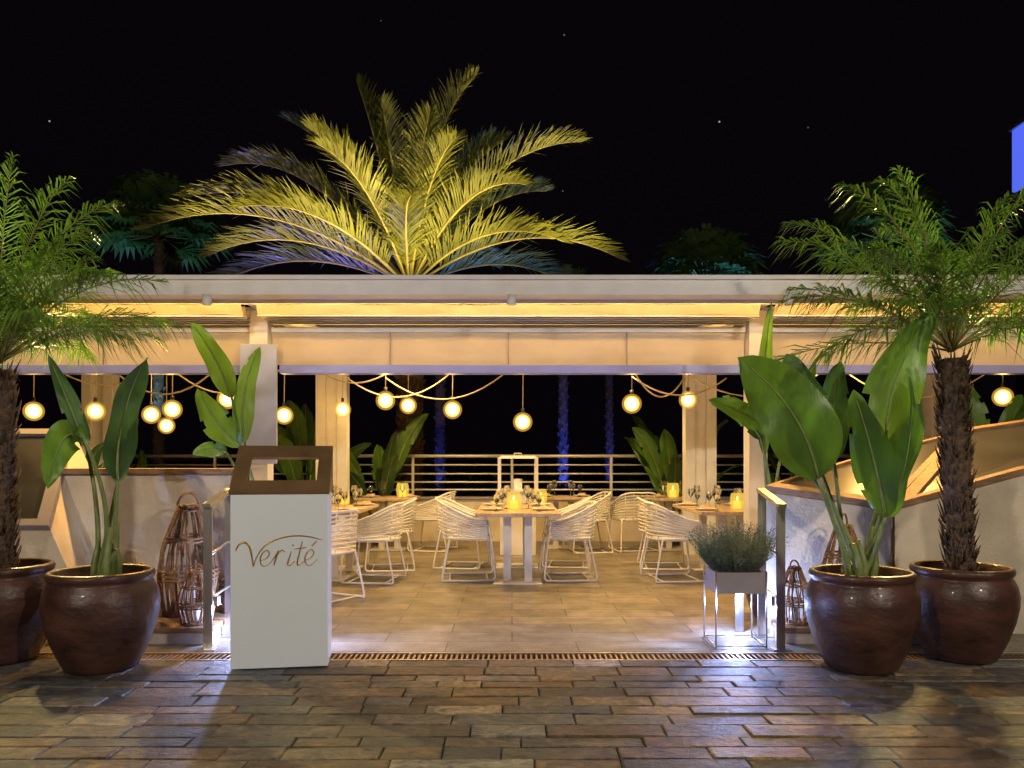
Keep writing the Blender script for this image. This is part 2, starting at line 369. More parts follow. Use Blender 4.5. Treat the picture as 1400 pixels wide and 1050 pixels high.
# ---------------------------------------------------------------- side walls / skylights
def framed(name,c,body_bottom,frame=m_wood,th=.05):
    c=[V(p) for p in c]; e_=empty(name)
    n=(c[1]-c[0]).cross(c[3]-c[0]).normalized()
    g=MB(); g.hexa([V((p.x,p.y,0)) for p in c] if not body_bottom else body_bottom,[p-V((0,0,.005)) for p in c],m_wall); g.obj('body',e_)
    ctr=sum(c,V())/4; inn=[ctr+(p-ctr)*.88 for p in c]
    g=MB(); top=[p+n*th for p in c]; it=[p+n*th for p in inn]
    vs=c+top+it+[p+n*.012 for p in inn]
    fs=[]
    for i in range(4):
        k=(i+1)%4
        fs += [(i,k,4+k,4+i),(4+i,4+k,8+k,8+i),(8+i,8+k,12+k,12+i)]
    g.add(vs,fs,frame); g.obj('frame',e_)
    g=MB(); g.add([p+n*.02 for p in inn],[(0,1,2,3)],m_dglass); g.obj('glazing',e_)
    return e_
framed('skylight',[(1.92,6.12,1.05),(2.80,5.95,.92),(3.97,7.15,1.50),(3.03,7.15,1.26)],None)
framed('skylight',[(2.83,5.95,.92),(5.4,5.95,1.62),(5.9,7.15,1.80),(4.0,7.15,1.52)],None)
framed('skylight',[(-5.2,6.0,.765),(-3.44,6.0,.765),(-3.80,7.0,1.52),(-5.3,7.0,1.52)],[(-5.3,6.0,0),(-3.1,6.0,0),(-3.2,7.1,0),(-5.3,7.1,0)],m_conc)
g=MB(); g.bx(-3.72,-2.28,6.5,6.7,0,1.17,m_wall); o=g.obj('garden_wall',None)
g=MB(); g.bx(-3.75,-2.25,6.46,6.74,1.173,1.22,m_wood); g.obj('coping',o,.006)
for nm,(x0,x1,y0,y1) in (('stone_plinth',(-3.2,-2.12,5.62,6.45)),('stone_plinth',(1.90,3.4,5.62,5.93))):
    g=MB(); g.bx(x0,x1,y0,y1,.0,.08,m_wall); g.bx(x0-.015,x1+.015,y0-.015,y1,.083,.12,m_wood); g.obj(nm,None,.005)

def handrail(s):
    g=MB(); x=s*1.82 if s>0 else -2.06
    y1,y2=5.45,5.86
    for yy,h in ((y1,.98),(y2,1.07)):
        g.bx(x-.03,x+.03,yy-.006,yy+.006,.006,h,m_steel); g.bx(x-.06,x+.06,yy-.05,yy+.05,.0061,.014,m_steel)
    g.hexa([(x-.03,y1-.03,.97),(x+.03,y1-.03,.97),(x+.03,y2+.03,1.06),(x-.03,y2+.03,1.06)],[(x-.03,y1-.03,.995),(x+.03,y1-.03,.995),(x+.03,y2+.03,1.085),(x-.03,y2+.03,1.085)],m_steel)
    for k in (.35,.65): g.tube([(x,y1,.98*k),(x,y2,1.07*k)],.008,m_steel,6)
    g.obj('handrail',None)
handrail(1); handrail(-1)

# ---------------------------------------------------------------- podium sign
pe=empty('menu_podium',(-1.455,5.10,0)); pe.rotation_euler[2]=math.radians(9)
g=MB(); g.bx(-.292,.292,-.14,.20,.01,1.085,m_podium); g.obj('body',pe,.004)
def Lp(u,v): return V((-.30+.60*u,-.155+.37*v,1.095+.29*v))
n=V((0,-.29,.37)).normalized()
g=MB()
us=(0,.16,.86,1); vv=(0,.24,.74,1)
for i in range(3):
    for k in range(3):
        if i==1 and k==1: continue
        q=[Lp(us[i],vv[k]),Lp(us[i+1],vv[k]),Lp(us[i+1],vv[k+1]),Lp(us[i],vv[k+1])]
        g.add(q+[p-n*.02 for p in q],[(0,1,2,3),(7,6,5,4),(0,4,5,1),(1,5,6,2),(2,6,7,3),(3,7,4,0)],m_bronze)
for sx in (-.30,.287):
    x0,x1=sx,sx+.013
    pr=[(-.155,1.09),(.215,1.09),(.215,1.375),(.205,1.375)]
    a=[(x0,p[0],p[1]) for p in pr]; b_=[(x1,p[0],p[1]) for p in pr]
    g.add(a+b_,[(0,1,2,3),(7,6,5,4),(0,4,5,1),(1,5,6,2),(2,6,7,3),(3,7,4,0)],m_bronze)
g.obj('lectern',pe)
def LT(pts,r=.0030):
    r*=.9
    P=[(-.292+(x-313)/221.,-.1425,1.085-(y-673)/221.) for x,y in pts]
    sp=cat(P,6); k=len(sp)
    lg.tube(sp,[r*(.6+.8*math.sin(math.pi*min(1,max(0,i/(k-1))))**.7) for i in range(k)],m_gold,6)
lg=MB()
LT([(320,750),(324,742),(332,739),(338,745),(341,758),(343,772)],.0046)
LT([(343,772),(348,758),(358,744),(374,735),(395,731),(415,732),(434,737)],.0034)
LT([(353,764),(360,761),(364,755),(361,750),(355,754),(352,762),(354,770),(360,771),(367,765)])
LT([(367,765),(373,756),(376,751)],.0026)
LT([(376,750),(373,760),(370,771)],.0040); LT([(372,762),(376,754),(381,750),(385,753)],.0030)
LT([(393,752),(390,762),(388,769),(391,771),(398,765)],.0034); LT([(395,743),(396,744.5)],.0046)
LT([(408,738),(404,753),(401,767),(403,771),(412,764)],.0034); LT([(397,749),(406,748),(414,747)],.0026)
LT([(412,764),(419,761),(423,755),(420,750),(414,754),(411,762),(413,770),(419,771),(428,764)]); LT([(420,745),(427,738)],.0034)
lg.obj('lettering',pe)

# ---------------------------------------------------------------- pots
def pot(x,y,sc=1.,name='clay_pot'):
    g=MB()
    g.lathe([(0,.002),(.195,.002),(.21,.015),(.235,.06),(.275,.15),(.312,.26),(.332,.36),(.335,.42),(.322,.49),(.298,.535),(.290,.55),(.303,.56),(.31,.58),(.306,.60),(.29,.61),(.272,.60),(.268,.53)],(0,0,0),m_pot,48,wob=.004)
    g.lathe([(.27,.53),(.15,.55),(0.001,.545)],(0,0,0),m_soil,20)
    o=g.obj(name,None,loc=(x,y,0)); o.scale=(sc,)*3; return o
pot(2.17,5.0); pot(2.93,5.25,.99); pot(-2.55,5.0); pot(-3.31,5.2,1.02)
pot(-2.08,6.25,.6); pot(2.12,6.62,.6)

# ---------------------------------------------------------------- foliage helpers
def frond(g,a,b,c,n,ll,lw,m,droop=.25,vee=.35,start=.12,rr=.012,ang=(60,25),jit=.12,mr=m_rach):
    pts=[bez(a,b,c,i/16) for i in range(17)]
    g.tube(pts,[rr*(1-.85*i/16) for i in range(17)],mr,5)
    for i in range(n):
        t=start+(1-start)*(i+.5)/n
        p=bez(a,b,c,t); T=(bez(a,b,c,min(1,t+.01))-bez(a,b,c,t-.01)).normalized()
        S=T.cross(V((0,0,1)))
        if S.length<.15: S=T.cross(V((0,1,0)))
        S.normalize(); U=S.cross(T)
        if U.z<0: U=-U
        A=math.radians(ang[0]+(ang[1]-ang[0])*t)
        prof=math.sin(math.pi*min(1,.12+.86*((t-start)/(1-start))**.8))**.55
        for sd in (-1,1):
            j=lambda: R.uniform(-jit,jit)
            d=(T*math.cos(A)+S*sd*math.sin(A)+U*(vee+j())+V((j(),j(),j()))).normalized()
            l=ll*prof*R.uniform(.8,1.12)
            W=(T-d*T.dot(d)).normalized()*lw*.5
            m1=p+d*l*.5-V((0,0,droop*l*.15)); m2=p+d*l-V((0,0,droop*l*R.uniform(.6,1.2)))
            g.add([p-W*.5,p+W*.5,m1+W,m1-W,m2],[(0,1,2,3),(3,2,4)],m)
def trunk(g,base,top,r0,r1,m=m_trunk,n=170,sz=.03):
    base=V(base);top=V(top)
    g.tube([base.lerp(top,i/10) for i in range(11)],[r0+(r1-r0)*i/10 for i in range(11)],m,16)
    for i in range(n):
        t=i/n; a=i*2.39996; p=base.lerp(top,t); r=(r0+(r1-r0)*t)
        d=V((math.cos(a),math.sin(a),0)); s=V((-d.y,d.x,0)); q=p+d*r*.9
        k=sz*R.uniform(.7,1.3)
        g.add([q-s*k-V((0,0,k)),q+s*k-V((0,0,k)),q+s*k*.8+V((0,0,k*.6)),q-s*k*.8+V((0,0,k*.6)),q+d*k*1.1+V((0,0,k*1.1))],[(0,1,4),(1,2,4),(2,3,4),(3,0,4)],m)
def small_palm(x,y,zc,seed,extra,leanx=0):
    global R; R=random.Random(seed)
    g=MB(); g2=MB()
    trunk(g2,(x,y,.53),(x+leanx,y,zc),.075,.085,n=300,sz=.024)
    for i in range(260):
        a=R.random()*6.28; z=R.uniform(.6,zc+.1); l=R.uniform(.04,.1); r=.085
        f=(z-.53)/(zc-.53); xx=x+leanx*min(1,f)
        g2.tube([(xx+r*math.cos(a),y+r*math.sin(a),z-l),(xx+(r+.035)*math.cos(a),y+(r+.035)*math.sin(a),z+l*.3)],[.008,.002],m_trunk,3)
    C=V((x+leanx,y,zc+.05))
    N_=24
    for i in range(N_):
        az=i*2.39996+R.uniform(-.2,.2); f=i/N_
        el=math.radians(84-66*f**.9+R.uniform(-8,8)); ln=R.uniform(.98,1.3)*(1-.08*f)
        d=V((math.cos(az)*math.cos(el),math.sin(az)*math.cos(el),math.sin(el)))
        h=V((math.cos(az),math.sin(az),0))
        b=C+d*ln*.62; c=C+d*ln*.74+h*ln*(.26+.1*f)-V((0,0,ln*(.0+.26*f)))
        frond(g,C,b,c,52,.32,.010,m_frg if R.random()<.75 else m_frd,droop=.7,vee=.2,start=.16,rr=.008,jit=.26)
    for (b,c) in extra:
        frond(g,C,C+V(b),C+V(c),56,.32,.010,m_frg,droop=.7,vee=.2,start=.16,rr=.008,jit=.26)
    e_=empty('potted_palm'); g2.obj('trunk',e_); g.obj('fronds',e_)
small_palm(2.93,5.25,1.95,11,[((-.5,.1,.75),(-1.12,0,.72)),((-.35,-.2,.9),(-.8,-.2,1.02)),((-.6,0,.45),(-1.1,-.1,.38)),((-.55,-.1,.3),(-.9,-.2,-.05)),((.1,-.2,.8),(.45,-.3,1.1)),((-.1,.1,.9),(-.3,.1,1.22)),((-.45,.2,.85),(-1.0,.2,.9)),((-.2,-.2,.8),(-.55,-.2,1.05))],-.06)
small_palm(-3.31,5.2,1.87,5,[((.3,-.1,.9),(.8,-.1,1.0)),((.5,-.1,.6),(1.1,-.1,.5)),((.05,-.1,.8),(.15,-.1,1.3)),((.5,-.2,.35),(.95,-.2,.1)),((.5,.1,.45),(1.0,.1,.28)),((.2,-.1,.9),(.5,-.1,1.15)),((.35,-.2,.5),(.75,-.3,.6))],.0)

# date palm behind the terrace
R=random.Random(3)
g=MB(); g2=MB(); C=V((-1.78,14,4.25))
trunk(g2,(-1.78,14,0),(-1.78,14,4.2),.20,.24,n=300,sz=.07)
FR=[((-.45,-.2,2.3),(-.87,-.3,3.5),0),((.3,-.4,2.7),(1.2,-.7,3.4),0),((-1.1,.5,2.7),(-2.4,.8,3.3),1),((-1.7,0,2.5),(-3.2,0,2.15),0),((-1.5,.6,2.2),(-2.95,.6,2.5),0),
 ((-2.2,-.7,1.7),(-4.2,-1,.75),0),((-1.6,1,1.5),(-2.9,1.5,1.3),1),((1.3,-.5,2.4),(2.95,-.8,2.25),0),((1.9,-.4,1.35),(3.6,-.5,.4),0),((.5,.7,2.3),(1.45,1,3.1),1),
 ((0,.8,2.2),(.0,1.2,3.4),1),((.2,.4,2.2),(.55,.6,3.1),0),((-.9,.3,2.1),(-1.7,.5,2.8),1),((1.0,-1.1,1.7),(2.0,-1.8,1.2),0),((.4,-1.2,1.7),(.95,-2.1,1.8),0),
 ((-.5,-1.2,1.7),(-1.1,-2.1,1.7),0),((-1.2,-1.2,1.3),(-2.3,-2.0,.8),0),((-2.0,.4,1.1),(-3.7,.5,.1),1),((1.7,.7,1.1),(3.1,1,.1),1),((-.2,-.6,2.0),(-.35,-.9,2.9),0),((.7,0,2.1),(1.7,.2,2.7),0),
 ((1.2,.3,1.9),(2.4,.6,1.9),1),((-1.9,-.2,1.3),(-3.4,-.3,.5),0),((1.3,-.8,1.2),(2.6,-1.2,.5),0),((0,-1,1.2),(.3,-2.2,.9),0),((-.6,1.4,1.6),(-1.2,2.6,1.2),1),((.8,1.4,1.6),(1.4,2.5,1.0),1),
 ((-.7,-.5,2.1),(-1.6,-.8,2.5),0),((.25,-.9,1.9),(.5,-1.4,2.5),0),((-1.8,-.5,1.9),(-3.7,-.6,1.4),0)]
for b,c,k in FR:
    frond(g,C,C+V(b),C+V(c),110,.80,.026,m_dateb if k else m_date,droop=.28,vee=.5,start=.14,rr=.03,ang=(56,20),jit=.17)
e_=empty('date_palm'); g2.obj('trunk',e_); g.obj('fronds',e_)

def fan_palm(x,y,zc,rad,seed,n=26):
    global R; R=random.Random(seed)
    g=MB(); g2=MB(); trunk(g2,(x,y,-.04),(x,y,zc),.13,.10,n=120,sz=.05)
    C=V((x,y,zc))
    for i in range(n):
        az=i*2.4; el=math.radians(80-95*i/n); d=V((math.cos(az)*math.cos(el),math.sin(az)*math.cos(el),math.sin(el)))
        q=C+d*rad*.55; g.tube([C,q],[.02,.012],m_rach,4)
        S=d.cross(V((0,0,1))); S=S.normalized() if S.length>.1 else V((1,0,0)); U=S.cross(d)
        for k in range(22):
            a=math.radians(-115+230*k/21); dd=(d*math.cos(a)+S*math.sin(a)+U*R.uniform(-.1,.1)).normalized()
            l=rad*.55*R.uniform(.8,1.1); wv=U.cross(dd).normalized()*rad*.035
            e1=q+dd*l*.65; e2=q+dd*l-V((0,0,l*.3))
            g.add([q-wv*.3,q+wv*.3,e1+wv,e1-wv,e2],[(0,1,2,3),(3,2,4)],m_frd)
    e_=empty('fan_palm'); g2.obj('trunk',e_); g.obj('fronds',e_)
fan_palm(-7.9,18,6.3,1.5,1,34); fan_palm(4.8,20,5.6,1.6,2,30); fan_palm(1.27,20,5.0,1.2,4); fan_palm(-1.7,19,4.6,1.2,6); fan_palm(2.9,24,5.2,1.2,8); fan_palm(8.3,18,6.2,1.5,9)

def uplight(x,y,z,p,col,tgt,spot=80):
    g=MB(); g.lathe([(0,0),(.06,0),(.06,.10),(.05,.10),(.045,.08),(0,.08)],(x,y,z),m_black,14); o=g.obj('garden_uplight',None)
    light('SPOT','lamp',(x,y,z+.12),p,col,o,tgt,size=.04,spot=math.radians(spot))
YEL=(1,.70,.22); BLU=(.04,.09,1.)
for x,p in ((-4.4,1050),(-1.7,1300),(1.0,1050)): uplight(x,11.63,2.935,p,YEL,(-1.78+(x+1.78)*.55,13.4,8.3),86)
uplight(-5.8,17,-.04,2600,(.30,.22,1),(-2.9,14.8,7),50); uplight(1.6,17.5,-.04,900,(.15,.45,1),(-.9,14.5,7.4),50)
uplight(1.37,19.1,-.04,800,BLU,(1.27,20,2.4),75); uplight(-1.6,18.1,-.04,220,BLU,(-1.7,19,2.4),75); uplight(3.0,23.1,-.04,350,BLU,(2.9,24,2.4),75)
uplight(-7.6,16.2,-.04,2200,(.16,.42,.62),(-7.9,18,6.5),50); uplight(4.8,17.8,-.04,5200,(.08,.28,.9),(4.8,20,5.8),50); uplight(8.3,16,-.04,1500,(.2,.5,.8),(8.3,18,6),50)

# strelitzia
def blade(g,a,b,c,wd,m,side=(1,0,0),fold=.35,seed=0):
    n=18; a,b,c=V(a),V(b),V(c); vs=[];fs=[];K=8; rr=random.Random(seed)
    ph=rr.random()*6
    for i in range(n+1):
        t=i/n; p=bez(a,b,c,t); T=(bez(a,b,c,min(1,t+.02))-bez(a,b,c,max(0,t-.02))).normalized()
        S=V(side); S=(S-T*S.dot(T)).normalized(); U=S.cross(T)
        if U.y>0: U=-U
        w=wd*.5*(math.sin(math.pi*min(1,t**.8*.97+.03))**.62)
        for k in range(K+1):
            u=-1+2*k/K
            wave=.09*wd*math.sin(t*11+ph+2*(u>0))*abs(u)**2
            vs.append(p+S*u*w*math.cos(fold)+U*(abs(u)*w*math.sin(fold)-.25*w*u*u+wave))
    for i in range(n):
        for k in range(K):
            if k in (0,K-1) and rr.random()<.07: continue
            q=i*(K+1)+k; fs.append((q,q+1,q+K+2,q+K+1))
    g.add(vs,fs,m,True)
    g.tube([bez(a,b,c,i/12)+V((0,-.004,0)) for i in range(12)],[.010*(1-.8*i/12) for i in range(12)],m_stem,6)
def petiole(g,root,a,b,r=.016):
    root,a,b=V(root),V(a),V(b); d=(a-b).normalized(); L_=(a-root).length
    mid=a+d*L_*.45; mid=V((mid.x*.6+root.x*.4,mid.y*.6+root.y*.4,(root.z+a.z)/2))
    pts=[bez(root,mid,a,i/10) for i in range(11)]
    g.tube(pts,[r*(1.25-.6*i/10) for i in range(11)],m_stem,7)
def strel(name,root,leaves,stalks=0):
    g=MB(); rr=random.Random(int(root[0]*1000)%99)
    for k,(a,b,c,wd,m,side) in enumerate(leaves):
        rt=(root[0]+rr.uniform(-.07,.07),root[1]+rr.uniform(-.06,.06),root[2])
        petiole(g,rt,a,b); blade(g,a,b,c,wd,m,side,seed=k+int(root[1]*10))
    for i in range(stalks):
        rt=V((root[0]+rr.uniform(-.09,.09),root[1]+rr.uniform(-.07,.07),root[2])); g.tube([rt,rt+V((rr.uniform(-.02,.02),0,.15)),rt+V((rr.uniform(-.06,.06),0,rr.uniform(.22,.42)))],[.03,.025,.012],m_stem,8)
    g.obj(name,None)
X=(1,0,0); XY=(.8,.6,0); XN=(.8,-.6,0); YY=(.35,.95,0); ZX=(.75,0,.65); XD=(.45,.85,0)
strel('potted_strelitzia',(2.14,5.0,.5),[
 ((1.87,4.92,1.18),(1.76,4.85,1.62),(1.34,4.78,1.90),.46,m_ban,X),
 ((1.95,5.15,1.30),(1.93,5.2,1.72),(1.80,5.3,1.98),.30,m_band,X),
 ((2.34,5.0,1.13),(2.24,5.0,1.80),(2.62,4.95,2.20),.37,m_ban,X),
 ((2.25,4.85,.95),(2.15,4.78,1.35),(2.00,4.72,1.70),.26,m_ban,XN),
 ((2.31,4.95,.95),(2.46,4.9,1.33),(2.43,4.9,1.80),.25,m_ban,XY),
 ((2.10,5.25,1.30),(2.10,5.3,1.65),(2.2,5.4,1.95),.24,m_band,X),
 ((1.72,5.2,1.45),(1.5,5.2,1.62),(1.27,5.2,1.68),.15,m_ban,ZX),
 ((2.45,5.2,1.2),(2.6,5.25,1.5),(2.66,5.3,1.75),.22,m_band,X)],3)
strel('potted_strelitzia',(-2.55,5.0,.5),[
 ((-2.45,5.0,1.17),(-2.47,5.0,1.56),(-2.27,5.0,1.93),.24,m_band,XD),
 ((-2.61,4.9,1.42),(-2.72,4.85,1.55),(-2.77,4.8,1.12),.22,m_ban,XY),
 ((-2.70,5.1,1.38),(-2.78,5.1,1.6),(-2.94,5.1,1.96),.13,m_band,XY),
 ((-2.5,5.1,1.15),(-2.52,5.15,1.4),(-2.42,5.2,1.65),.16,m_ban,YY)],7)
strel('strelitzia_plant',(-2.08,6.25,.3),[
 ((-2.16,6.2,1.77),(-2.24,6.15,2.08),(-2.44,6.1,2.34),.20,m_ban,X),
 ((-2.06,6.2,1.43),(-2.12,6.2,1.8),(-1.94,6.2,2.17),.18,m_ban,XY),
 ((-2.06,6.1,1.40),(-2.22,6.0,1.55),(-2.34,6.0,1.82),.25,m_ban,X),
 ((-2.15,6.05,1.35),(-2.25,6.0,1.4),(-2.38,6.0,1.33),.13,m_ban,ZX)],2)
strel('strelitzia_plant',(2.12,6.62,.3),[
 ((2.07,6.6,1.34),(2.03,6.6,1.94),(2.13,6.6,2.58),.15,m_ban,X),
 ((2.01,6.5,1.46),(1.85,6.45,1.7),(1.68,6.4,1.8),.16,m_ban,ZX),
 ((2.2,6.6,1.3),(2.3,6.6,1.7),(2.5,6.6,2.1),.2,m_band,X)],2)
def rstrel(x,y,z0,h,n,seed):
    rr=random.Random(seed); lv=[]
    for i in range(n):
        az=rr.random()*6.28; sp=rr.uniform(.15,.6)*h*.5; hh=h*rr.uniform(.55,1.)
        a=(x+math.cos(az)*sp*.5,y+math.sin(az)*sp*.5,z0+hh*.55); b=(x+math.cos(az)*sp*.9,y+math.sin(az)*sp*.9,z0+hh*.9); c=(x+math.cos(az)*sp*1.6,y+math.sin(az)*sp*1.6,z0+hh)
        lv.append((a,b,c,rr.uniform(.14,.24)*h/1.6,m_ban if rr.random()<.6 else m_band,X if rr.random()<.5 else XY))
    strel('strelitzia_plant',(x,y,z0),lv,2)
rstrel(-2.0,12.15,0,2.0,13,1); rstrel(2.45,12.15,0,2.1,13,2); rstrel(-3.1,12.15,0,2.3,12,3); rstrel(4.9,8.2,0,2.2,12,4); rstrel(-4.6,8.2,0,1.5,8,5); rstrel(4.3,12.2,0,1.7,8,6); rstrel(-5.6,12.2,0,1.7,8,7)
R=random.Random(9); g=MB()
for i in range(4000):
    p=V((R.uniform(-12,12),R.gauss(15.8,.35),R.uniform(-.04,.95)+.25*math.sin(i))); d=V((R.gauss(0,1),R.gauss(0,1),R.gauss(0,1))).normalized(); s=d.orthogonal().normalized()*.04
    g.add([p-s,p+d*.08,p+s,p-d*.08],[(0,1,2,3)],m_hedge)
g.obj('hedge')

# ---------------------------------------------------------------- wicker lanterns
def wicker(x,y,z,r,h,seed,handle=True):
    rr=random.Random(seed); g=MB()
    pf=lambda t: r*(.78+.22*math.sin(t*3.0))*(1 if t<.35 else (1-.62*((t-.35)/.65)**1.5))
    for i in range(26):
        a=2*math.pi*i/26+rr.uniform(-.06,.06); tw=rr.uniform(-.5,.5)
        pts=[(pf(t)*math.cos(a+tw*t)*(1+rr.uniform(-.04,.04)),pf(t)*math.sin(a+tw*t)*(1+rr.uniform(-.04,.04)),h*t) for t in [k/8 for k in range(9)]]
        g.tube(cat(pts,3),r*.042*rr.uniform(.8,1.5),m_wick,5)
    for t in (.01,.04,.33,.37,.41,.68,.71,.96,1.0):
        g.tube([(pf(t)*1.03*math.cos(2*math.pi*k/24),pf(t)*1.03*math.sin(2*math.pi*k/24),h*t+rr.uniform(-.006,.006)) for k in range(24)],r*.05,m_wick,5,closed=True)
    if handle: g.tube([(r*.42*math.cos(q),0,h+h*.12*math.sin(q)) for q in [math.pi*k/12 for k in range(13)]],r*.05,m_wick,6)
    g.tube([(0,0,.02),(0,0,h*.28)],r*.28,m_plate,14)
    g.obj('wicker_lantern',None,loc=(x,y,z),rz=seed)
wicker(-2.47,6.14,.121,.215,.82,1); wicker(-2.70,5.78,.121,.135,.42,2); wicker(-2.26,5.76,.121,.125,.38,3)
wicker(2.38,5.77,.121,.165,.70,4); wicker(2.03,5.78,.121,.12,.40,5)

# ---------------------------------------------------------------- trough planter
g=MB(); x0,x1,y0,y1=1.40,1.73,5.50,5.82
g.bx(x0,x1,y0,y1,.375,.52,m_conc); g.bx(x0+.02,x1-.02,y0+.02,y1-.02,.521,.53,m_soil)
for x in (x0-.008,x1+.008):
    for y in (y0-.008,y1+.008): g.tube([(x,y,.006),(x,y,.53)],.006,m_steel,6)
for x in (x0-.008,x1+.008): g.tube([(x,y0-.008,.02),(x,y1+.008,.02)],.005,m_steel,6)
for y in (y0-.008,y1+.008): g.tube([(x0-.008,y,.02),(x1+.008,y,.02)],.005,m_steel,6)
g.obj('trough_planter',None)
R=random.Random(21); g=MB()
for i in range(1500):
    a=R.random()*6.28; rr_=math.sqrt(R.random())*.17; base=V(((x0+x1)/2+rr_*math.cos(a),(y0+y1)/2+rr_*math.sin(a),.525))
    d=V((math.cos(a)*rr_*3.6+R.gauss(0,.2),math.sin(a)*rr_*3.6+R.gauss(0,.2),1)).normalized(); l=R.uniform(.16,.40)*(1-.9*rr_)
    tip=base+d*l; s=d.orthogonal().normalized()
    g.add([base-s*.0015,base+s*.0015,tip+s*.001],[(0,1,2)],m_lav)
    for k in range(7):
        p=base.lerp(tip,.3+.1*k); q=(d+V((R.gauss(0,.8),R.gauss(0,.8),R.gauss(0,.4)))).normalized(); ss=q.orthogonal().normalized()*.0028
        g.add([p-ss,p+ss,p+q*.03],[(0,1,2)],m_lav)
g.obj('lavender_bush',None)
COOL=(.34,.46,1)
for x,y,p,s in ((1.70,5.86,36,1),(-1.98,5.78,36,-1)):
    g=MB(); g.bx(x-.02,x+.02,y+.12,y+.15,.28,.32,m_led); g.bx(x-.03,x+.03,y+.152,y+.17,.006,.36,m_steel); o=g.obj('marker_light',None)
    light('POINT','lamp',(x-.05*s,y+.05,.22),p,COOL,o,size=.02)
for s,x in ((1,1.775),(-1,-2.015)):  # cool spots added to wash the front floor edge with blue
    g=MB(); g.bx(x-.012,x+.012,5.47,5.53,.30,.36,m_steel); o=g.obj('added_cool_spot',None)
    light('SPOT','lamp',(x-s*.02,5.50,.33),260,COOL,o,(x-s*1.9,5.52,.05),size=.015,spot=math.radians(60))
def street_lamp(x,y,p,col):
    g=MB(); g.tube([(x,y,0),(x,y,1),(x,y,4.3)],[.09,.06,.05],m_black,12); g.lathe([(.12,0),(.12,.05),(.05,.1)],(x,y,0),m_black,16); g.lathe([(.02,4.75),(.25,4.68),(.27,4.64)],(x,y,0),m_black,20); g.tube([(x,y,4.3),(x,y,4.72)],.012,m_black,6)
    o=g.obj('street_lamp',None); light('POINT','lamp',(x+.12,y,4.5),p,col,o,size=.12)
street_lamp(-4.2,-2.0,900,(1,.87,.72)); street_lamp(4.6,-1.6,1050,(1,.87,.72))
for x,tx in ((-4.1,-3.3),(3.9,2.9)):  # lamps added behind the potted palms to make their leaves glow
    g=MB(); g.box((x,7.22,2.99),(.16,.08,.10),m_black); o=g.obj('added_palm_light',None)
    light('SPOT','lamp',(x,7.15,3.0),560,(1,.82,.32),o,(tx,5.2,2.6),size=.04,spot=math.radians(85))

# ---------------------------------------------------------------- furniture
def chair_mesh():
    g=MB(); K=10
    def path(z_arm,z_back,ex=0.):
        pts=[]
        for (x,y,f) in ((-.27,-.20,0),(-.28,-.08,.1),(-.275,.08,.45),(-.23,.21,.85),(-.13,.265,1),(0,.275,1),(.13,.265,1),(.23,.21,.85),(.275,.08,.45),(.28,-.08,.1),(.27,-.20,0)):
            z=z_arm+(z_back-z_arm)*f; k=1+ex*(z-.45); pts.append((x*k,y*(1+.25*(z-.45)*(1 if y>0 else 0)),z))
        return cat(pts,3)
    for i in range(K):
        t=i/(K-1); g.tube(path(.45+.18*t,.45+.37*t,.12),.0105 if i<K-1 else .015,m_chair,5)
    g.add([(-.25,-.23,.432),(.25,-.23,.432),(.26,.08,.428),(.2,.24,.432),(-.2,.24,.432),(-.26,.08,.428)],[(0,1,2,3,4,5)],m_chair)
    for i in range(17):
        y=-.24+.48*i/16; w_=.265 if y<.1 else .265-(y-.1)*.5; g.tube([(-w_,y,.445),(0,y,.438),(w_,y,.445)],.014,m_chair,5)
    for s in (-1,1):
        g.tube(cat([(s*.27,-.20,.64),(s*.275,-.23,.45),(s*.285,-.27,.10),(s*.285,-.26,.025),(s*.285,-.18,.014),(s*.28,.22,.014),(s*.275,.28,.03),(s*.265,.25,.2),(s*.24,.20,.45)],5),.011,m_chair,6)
        for xx in (.09,.2): g.tube([(s*xx,.265-.2*xx*xx*4,.45),(s*xx*1.04,.29-.2*xx*xx*4,.81)],.007,m_chair,5)
    g.tube([(-.285,-.2,.014),(.285,-.2,.014)],.009,m_chair,6); g.tube([(-.28,.2,.014),(.28,.2,.014)],.009,m_chair,6)
    g.tube([(-.25,-.235,.43),(.25,-.235,.43)],.014,m_chair,6)
    return g.mesh('chair')
cm=chair_mesh()
def chair(x,y,face): inst('cord_chair',cm,(x,y,.006),math.radians(face+90))
for c in ((-.47,8.72,4),(.60,8.72,183),(-.60,9.65,-9),(.66,9.75,174),(1.05,11.2,190),(1.72,11.35,100),(-1.12,11.4,168),(1.74,8.65,7),(1.80,9.6,-6),
          (-1.47,8.55,174),(-1.43,9.45,187),(-1.75,7.35,150),(-3.9,9.4,0),(3.6,9.5,180),(-3.2,10.4,100)): chair(*c)
def table(x,y,w_,l):
    g=MB(); g.bx(x-w_/2,x+w_/2,y-l/2,y+l/2,.715,.75,m_top)
    ys=(y-l/2+.35,y+l/2-.35) if l>1.2 else (y,)
    for yy in ys:
        g.bx(x-.15,x-.07,yy-.04,yy+.04,.02,.689,m_white); g.bx(x+.07,x+.15,yy-.04,yy+.04,.02,.689,m_white)
        g.bx(x-.25,x+.25,yy-.2,yy+.2,.006,.0195,m_white); g.bx(x-.28,x+.28,yy-.05,yy+.05,.69,.7145,m_white)
    g.obj('dining_table',None,.004)
T=[(.06,9.05,.86,1.95),(2.35,9.05,.8,1.5),(-2.02,9.05,.8,1.5),(-1.75,11.5,.8,.8),(2.35,11.5,.8,.8),(.75,11.75,.8,.7),(-3.9,10.1,.8,.8),(-3.2,11.3,.8,.8)]
for t in T: table(*t)
gg=MB(); gg.lathe([(.001,.002),(.032,.002),(.034,.004),(.005,.008),(.004,.09),(.02,.105),(.036,.135),(.038,.165),(.030,.205)],(0,0,0),m_glass,12); gm=gg.mesh('wine_glass')
